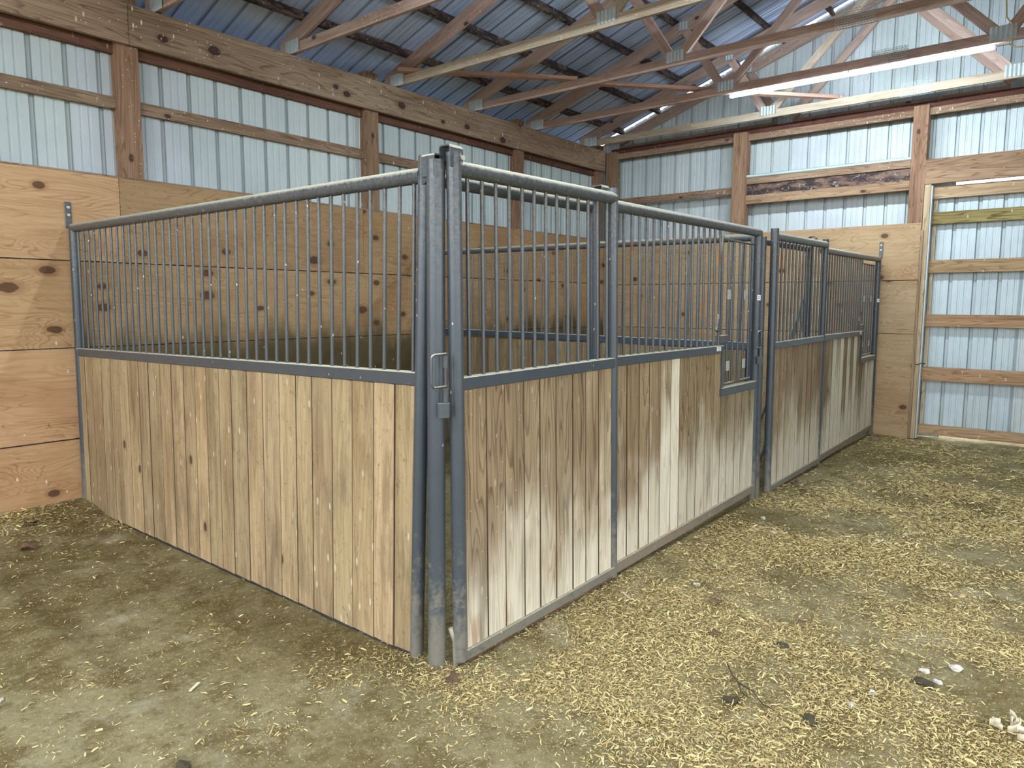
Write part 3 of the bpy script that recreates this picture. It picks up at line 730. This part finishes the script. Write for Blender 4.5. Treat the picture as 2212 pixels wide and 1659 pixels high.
def front_panel(xa, xb, xf, label, tints, n, second):
    """fixed panel with a feed opening between xf and xb"""
    y = .005; T = empty('stall_panel', (xa, y, 0), label, 'stall panel', 'steel framed stall panels')
    H = 2.075 if not second else 2.06
    zs = .945; xw = xb-PR
    rod('post', FP(xb, y, -.03), FP(xb, y, 2.10), PR+.001, 'steel', T, 24, (1, 1, 1, .15))
    rod('top_rail', FP(xa, y, H), FP(xb, y, H+.02), .032, 'steel', T, 20, (1, 1, 1, .1))
    beam('mid_rail', FP(xa, y, 1.232), FP(xf, y, 1.232), .05, .055, 'steel', T, (0, 0, 1), (1, 1, 1, .45), .004)
    beam('edge_channel', FP(xf-.008, y, zs-.03), FP(xf-.008, y, 1.255), .02, .05, 'steel', T, (0, 1, 0), (1, 1, 1, .2), .003)
    beam('sill_rail', FP(xf-.03, y, .925), FP(xw, y, .925), .055, .06, 'steel', T, (0, 0, 1), (1.1, 1.1, 1.05, .25), .004)
    beam('bottom_rail', FP(xa, y, .035), FP(xb, y, .085), .05, .065, 'steel', T, (0, 0, 1), (1.35, 1.2, 1.1, .42), .004)
    xs = [xa+.035+i*.0865 for i in range(int((xf-xa-.05)/.0865)+1)]
    bars(FP, 0, xs, 1.25, H, T, y, .62)
    zfun = lambda c: 1.205 if c < xf-.01 else .9
    boards(FP, 0, xa, xw, .06, 1.205, n, 'front', T, y, 1, zfun=zfun, tints=tints)
    G = empty('feed_gate', FP(xf, y, 1.5), None, None, parent=T)
    yy = y+.03
    rod('gate_rail', FP(xf+.07, yy, 2.01), FP(xw, yy, 2.005), .008, 'steel', G, 8)
    rod('gate_rail', FP(xf+.01, yy, .965), FP(xw, yy, .975), .010, 'steel', G, 8, (1, 1, 1, .75))
    gx = np.linspace(xf+.07, xw-.05, 6)
    for q, x in enumerate(gx): rod('gate_bar', FP(x, yy, .965), FP(x, yy, 2.01), .0085, 'steel', G, 8, (1.1, 1.1, 1.05, .5))
    for q in (1, 4):
        for z in (1.62, 1.10):
            o = beam('gate_plate', FP(gx[q]-.002, yy-.012, z-.035), FP(gx[q]-.002, yy-.012, z+.035), .055, .005, 'weathered', G, (0, -1, 0))
    rod('gate_strut', FP(xf-.04, y, 1.88), FP(xf+.075, yy, 2.03), .008, 'steel', G, 8)
    beam('gate_latch', FP(xf-.05, yy-.02, 1.30), FP(xf+.12, yy-.02, 1.30), .02, .06, 'steel', G, (0, 0, 1), (1.3, 1.1, 1, .75), .004)
    beam('gate_latch', FP(xf-.07, yy-.03, 1.36), FP(xf-.03, yy-.03, 1.47), .05, .02, 'steel', G, (0, 1, 0), (1.3, 1.1, 1, .75), .004)
    sticker(T, Vector(FP(xf-.09, y-.026, 1.238)), (0, -1, 0), .07, .03)
    sticker(T, Vector(FP(xb-.022, y-.024, 1.60)), (-.67, -.74, 0), .028, .04)
    if second: wall_tab(T, (XE-.006, y, 2.12), (-1, 0, 0))
    return T
PT = {0: (.85, .78, .70), 1: (.83, .74, .66), 2: (.98, .92, .83), 3: (.95, .89, .8), 4: (1.12, 1.10, 1.04), 5: (1.45, 1.45, 1.4), 6: (.9, .84, .74), 7: (.85, .8, .7), 8: (.95, .9, .8), 9: (.84, .76, .65), 10: (.95, .9, .82)}
front_panel(1.335, 3.465, 2.80, 'fixed panel beside the near door, its feed opening cut above pale bleached boards', lambda i, c: (*(PT[i] if i in PT else rv(.85, 1.0)), [1, .9, .95, .85, 1.25, 1.5, .75, .7, .8, .8, 1][i] if i < 11 else .8), 16, False)
PT2 = [(.95, .9, .82), (.95, .9, .84), (1.1, 1.05, 1.0), (1.35, 1.35, 1.38), (1.2, 1.2, 1.22), (1.5, 1.5, 1.5), (1.05, 1.0, .92), (1.25, 1.22, 1.2), (1.0, .95, .88), (1.3, 1.3, 1.32)]
front_panel(5.13, 7.28, 6.62, 'farthest fixed panel with white streaked boards, meeting the end wall plywood', lambda i, c: (*(v*.92 for v in PT2[i % 10]), [.9, .9, 1.1, 1.45, 1.2, 1.7, 1.05, 1.4, 1.0, 1.55][i % 10]), 16, True)

def divider():
    T = empty('stall_panel', (3.57, 2, 0), 'dividing panel between the two stalls, seen through the front bars', 'stall panel', 'steel framed stall panels')
    X = lambda a, y, z: (3.58+a, y, z)
    rod('post', X(0, .09, 0), X(0, .09, 2.1), PR, 'steel', T, 16)
    rod('post', X(0, 3.80, 0), X(0, 3.80, 2.1), PR, 'steel', T, 16)
    rod('top_rail', X(0, .09, 2.075), X(0, 3.8, 2.105), .030, 'steel', T, 16)
    beam('mid_rail', X(0, .09, 1.215), X(0, 3.8, 1.25), .05, .06, 'steel', T, (0, 0, 1), (.8, .9, 1.0, .0), .004)
    bars(X, 1, [.18+i*.0915 for i in range(39)], 1.24, 2.08, T)
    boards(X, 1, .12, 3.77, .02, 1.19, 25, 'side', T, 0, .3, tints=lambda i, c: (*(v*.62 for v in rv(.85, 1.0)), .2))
divider()

def scraps():
    for k, (a, b, w, lab) in enumerate([((5.85, .535, .0), (5.04, .11, 1.83), .05, 'tallest pale weathered slat leaning inside the far stall by its door post'), ((4.97, .47, .0), (5.005, .12, 1.69), .06, 'grey weathered slat leaning second in the bunch inside the far stall'), ((4.78, .55, .0), (4.98, .12, 1.63), .05, 'shortest weathered slat leaning leftmost in the bunch inside the far stall')]):
        o = beam('scrap_lumber', a, b, w, .012, 'weathered', None, (0, -1, 0)); tag(o, lab, 'lumber', 'weathered slats leaning in the far stall')
scraps()

# ============================================================ LIGHT FITTINGS
def tube_light(x, y0, y1, z, label, vis):
    T = empty('tube_light', (x, (y0+y1)/2, z), label, 'light')
    beam('housing', (x, y0, z+.016), (x, y1, z+.016), .028, .012, 'cover', T)
    rod('led_tube', (x, y0-.01, z), (x, y1+.01, z), .018, 'led', T, 12)
    for y in (y0, y1): rod('end_cap', (x, y-.012, z), (x, y+.012, z), .015, 'cover', T, 10)
    for y in (y0-.3, (y0+y1)/2, y1+.3): rod('clip', (x, y, z+.018), (x, y, z+.036), .006, 'bolt', T, 6)
tube_light(5.66, 1.22, -1.18, 3.79, 'glowing long LED tube hung under a roof truss at upper right', True)
tube_light(.72, 1.22, -1.18, 3.79, 'unseen LED tube added for light under the truss nearest above the camera', False)  # unseen tube, added to brighten the barn
tube_light(-2.9, 1.22, -1.18, 3.79, 'unseen LED tube added for light at the open end behind the camera', False)  # second unseen tube added as fill light
o = tube('power_cable', [(5.66, -1.19, 3.795), (5.67, -1.28, 3.80), (5.67, -1.31, 3.87), (5.66, -1.30, 3.95), (5.65, -1.25, 4.02), (5.66, -1.235, 4.2), (5.66, -1.23, 4.6)], .006, 'cable'); tag(o, 'thin yellowish cable dropping to the right end of the LED tube', 'cable')
o = tube('power_cable', [(5.67, -1.28, 3.80), (5.66, -1.33, 3.76), (5.66, -1.40, 3.75), (5.66, -1.6, 3.80)], .006, 'cable'); tag(o, 'short cable tail looping right below the LED tube plug', 'cable')

# ============================================================ LOOSE THINGS ON THE FLOOR
def lump(name, x, y, r, mat, label, cat, flat=.6, group=None, seed=0, z=None):
    rr = np.random.default_rng(seed+3); import bmesh
    bm = bmesh.new(); bmesh.ops.create_icosphere(bm, subdivisions=2, radius=r)
    k = rr.random(3)*9
    for v in bm.verts:
        n = v.co.normalized(); s = 1+.28*math.sin(n.x*3.1+k[0])*math.sin(n.y*2.7+k[1])+.16*math.sin(n.z*5+n.x*4+k[2])
        v.co = Vector((v.co.x*s*1.15, v.co.y*s*.9, v.co.z*s*flat))
    me = bpy.data.meshes.new(name); bm.to_mesh(me); bm.free()
    o = ob(name, me, mat, Matrix.Translation((x, y, float(gz(x, y))+r*flat*.55)) @ Matrix.Rotation(rr.random()*6, 4, 'Z')); return tag(o, label, cat, group)
ST = [(.826, -1.426, .017, 'white quartz pebble just left of the largest pale stones at lower right'), (.971, -1.468, .015, 'pale pebble lowest of the small white stones at lower right'), (1.40, -1.70, .024, 'largest pale stone near the dark clump at lower right'), (1.30, -1.60, .018, 'rounded white stone above the dark clump at lower right'), (1.22, -1.66, .015, 'small white stone right of the dark clump at lower right'), (1.567, -.429, .016, 'lone white pebble in front of the bleached boards'), (2.75, -.44, .02, 'flat white stone in front of the feed opening'), (3.05, -.26, .018, 'pale flat stone near the post between the two stalls'), (-1.30, 1.18, .016, 'small cream pebble on the bare dirt at far left')]
for i, (x, y, r, lab) in enumerate(ST): lump('pebble', x, y, r, 'stone', lab, 'stone', .6, 'pale pebbles on the floor', i)
for i, (x, y, r, lab) in enumerate([(1.17, -1.62, .035, 'dark clump among the pale stones at lower right'), (.62, -1.33, .03, 'dark clump at bottom right of centre'), (.55, -1.05, .028, 'dark crumbly clump below the forked twig'), (1.15, -1.05, .026, 'dark clump in the shavings right of the twig'), (-1.026, .227, .028, 'dark grey lump at the bottom edge left of centre')]):
    lump('dirt_clump', x, y, r, 'dung', lab, 'clump', .45, 'dark clumps in the shavings', 20+i)
def leaf(x, y, s, rot, label, mat='leaf', cat='leaf'):
    n = 9; vs = []; fs = []
    for i in range(n):
        t = i/(n-1); w = s*.32*math.sin(math.pi*min(1, t*1.02)**.8)*(1+.25*math.sin(i*2.3))+.001
        zc = s*.12*math.sin(t*3)+.004
        vs += [(s*(t-.5), -w, zc+s*.12), (s*(t-.5), 0, zc), (s*(t-.5), w, zc+s*.16*math.sin(t*5+1))]
    for i in range(n-1):
        a = 3*i; fs += [(a, a+3, a+4, a+1), (a+1, a+4, a+5, a+2)]
    o = ob('dry_'+cat, mesh('leaf', vs, fs, True), mat, Matrix.Translation((x, y, float(gz(x, y))+.012)) @ Matrix.Rotation(rot, 4, 'Z'))
    md = o.modifiers.new('thick', 'SOLIDIFY'); md.thickness = .0012
    return tag(o, label, 'leaf', 'dry leaves on the floor')
for a in [(-.475, 3.50, .10, .3, 'curled brown leaf closest to the plywood wall at far left'), (-.63, 3.066, .14, 1.9, 'larger pinkish brown leaf on bare dirt at far left'), (1.383, -.619, .06, 2.2, 'brown leaf in the shavings in front of the near door and panel'), (1.05, -.75, .07, .6, 'grey brown leaf nearer the camera in the middle shavings'), (1.407, -1.05, .05, 2.8, 'small dark leaf in the right middle shavings'), (4.15, -.13, .10, .4, 'dark curled leaf at the foot of the far door'), (3.95, -.26, .07, 1.2, 'small greyish leaf just in front of the far door'), (-.07, -.11, .09, .9, 'pale torn leaf at the foot of the corner posts'), (2.5, -.16, .05, .4, 'small tan leaf at the foot of the bleached boards')]:
    leaf(*a)
T = empty('twig', (.67, -1.02, 0), 'dark forked twig lying in the shavings at lower right of centre', 'twig')
g = lambda x, y, h=.014: (x, y, float(gz(x, y))+h)
tube('stem', [g(.80, -.93), g(.72, -.98, .022), g(.67, -1.03, .02)], .003, 'twig', T, 6)
tube('branch', [g(.67, -1.03, .02), g(.62, -1.06), g(.60, -1.10)], .0025, 'twig', T, 6)
tube('branch', [g(.67, -1.03, .02), g(.64, -1.10, .024), g(.59, -1.16), g(.585, -1.20)], .0025, 'twig', T, 6)
H = empty('corn_husk', (.96, -1.95, 0), 'pale dry curled husk at the lower right corner of the picture', 'husk')
for i in range(9):
    a = i*.75; x, y = .985+.04*math.cos(a*1.7), -1.955+.06*math.sin(a*2.3); r = .022
    pts = [(x+r*math.cos(a+t)*(1+t*.25), y+r*math.sin(a+t)*(1+.3*t), float(gz(x, y))+.012+.012*t) for t in np.linspace(0, 2.4, 8)]
    vs = []
    for p in pts: vs += [(p[0], p[1], p[2]-.011), (p[0]*1.0, p[1], p[2]+.014)]
    fs = [(2*k, 2*k+2, 2*k+3, 2*k+1) for k in range(7)]
    o = ob('husk_strip', mesh('husk', vs, fs, True), 'husk', Matrix.Identity(4), H); md = o.modifiers.new('t', 'SOLIDIFY'); md.thickness = .0015
for i, (x, y, l, a, lab) in enumerate([(-.757, .68, .06, .5, 'pale wood splinter on the bare dirt left of the corner'), (1.166, -.218, .09, 1.0, 'pale flat stick in the shavings below the near door'), (2.95, -1.05, .14, -.3, 'long pale straw stick on the shavings at right')]):
    z = float(gz(x, y))+.008
    o = beam('wood_splinter', (x-l/2*math.cos(a), y-l/2*math.sin(a), z), (x+l/2*math.cos(a), y+l/2*math.sin(a), z+.004), .012, .004, 'husk', None, c=.001); tag(o, lab, 'splinter', 'loose wood splinters')

# ============================================================ SHAVINGS (uncountable)
def shavings(name, label, n_try, region, size, seed):
    r = np.random.default_rng(seed); x = r.uniform(region[0], region[1], n_try); y = r.uniform(region[2], region[3], n_try)
    d = chips(x, y); u = r.random(n_try); dist = np.hypot(x-CAM.x, y-CAM.y)
    fx, fy = F_.x, F_.y; fl = math.hypot(fx, fy); fwd = ((x-CAM.x)*fx+(y-CAM.y)*fy)/fl; lat = ((x-CAM.x)*fy-(y-CAM.y)*fx)/fl
    keep = (u < d**1.3*np.clip(3.4/np.maximum(dist, 1), .35, 1.0)) & (fwd > 1.2) & (np.abs(lat) < fwd*.9+.6)
    keep &= ~((x > .03) & (y > -.03)) & ~((x > 7.3))
    x, y, d, dist = x[keep], y[keep], d[keep], dist[keep]; n = len(x)
    L = r.gamma(4, size/4, n)*np.clip(dist/4.5, .9, 1.5); L = np.clip(L, .004, .04); W = L*r.uniform(.12, .27, n); a = r.uniform(0, np.pi, n)
    tilt = r.normal(0, .22, n); roll = r.normal(0, .5, n); bend = r.uniform(-.35, .45, n); curl = r.uniform(0, .3, n)
    z = gz(x, y)+.003+r.random(n)**2*.012*(.2+d)
    V = np.zeros((n, 6, 3)); ca, sa = np.cos(a), np.sin(a)
    for k, t in enumerate((-.5, 0, .5)):
        lx = t*L; ly = (bend*L*(.25-t*t)); lz = curl*L*(.25-t*t)*1.6+lx*np.sin(tilt)+np.abs(np.sin(tilt))*L*.4
        for q, s in enumerate((-.5, .5)):
            wy = s*W*(1 if t == 0 else .65); yy = ly+wy*np.cos(roll); zz = lz+wy*np.sin(roll)+np.abs(np.sin(roll))*W*.5
            V[:, 2*k+q, 0] = x+lx*ca-yy*sa; V[:, 2*k+q, 1] = y+lx*sa+yy*ca; V[:, 2*k+q, 2] = z+zz
    b = np.arange(n)[:, None]*6
    Q = np.concatenate([b+np.array([[0, 2, 3, 1]]), b+np.array([[2, 4, 5, 3]])], 1).reshape(-1, 4)
    me = bpy.data.meshes.new(name); me.vertices.add(n*6); me.vertices.foreach_set('co', V.ravel())
    me.loops.add(Q.size); me.loops.foreach_set('vertex_index', Q.ravel().astype(np.int32)); me.polygons.add(len(Q))
    me.polygons.foreach_set('loop_start', np.arange(len(Q))*4); me.polygons.foreach_set('loop_total', np.full(len(Q), 4)); me.update(calc_edges=True)
    tone = np.repeat(np.clip(r.beta(2.2, 1.6, n), 0, 1), 6).astype(np.float32)
    me.attributes.new('tone', 'FLOAT', 'POINT').data.foreach_set('value', tone)
    o = ob(name, me, 'chip', Matrix.Identity(4)); tag(o, label, 'shavings', kind='stuff'); print(name, n)
shavings('wood_shavings', 'pale pine shavings scattered thickly over the dirt in front of the stalls and sparsely at left', 1700000, (-2.2, 7.3, -3.4, 3.82), .0135, 5)
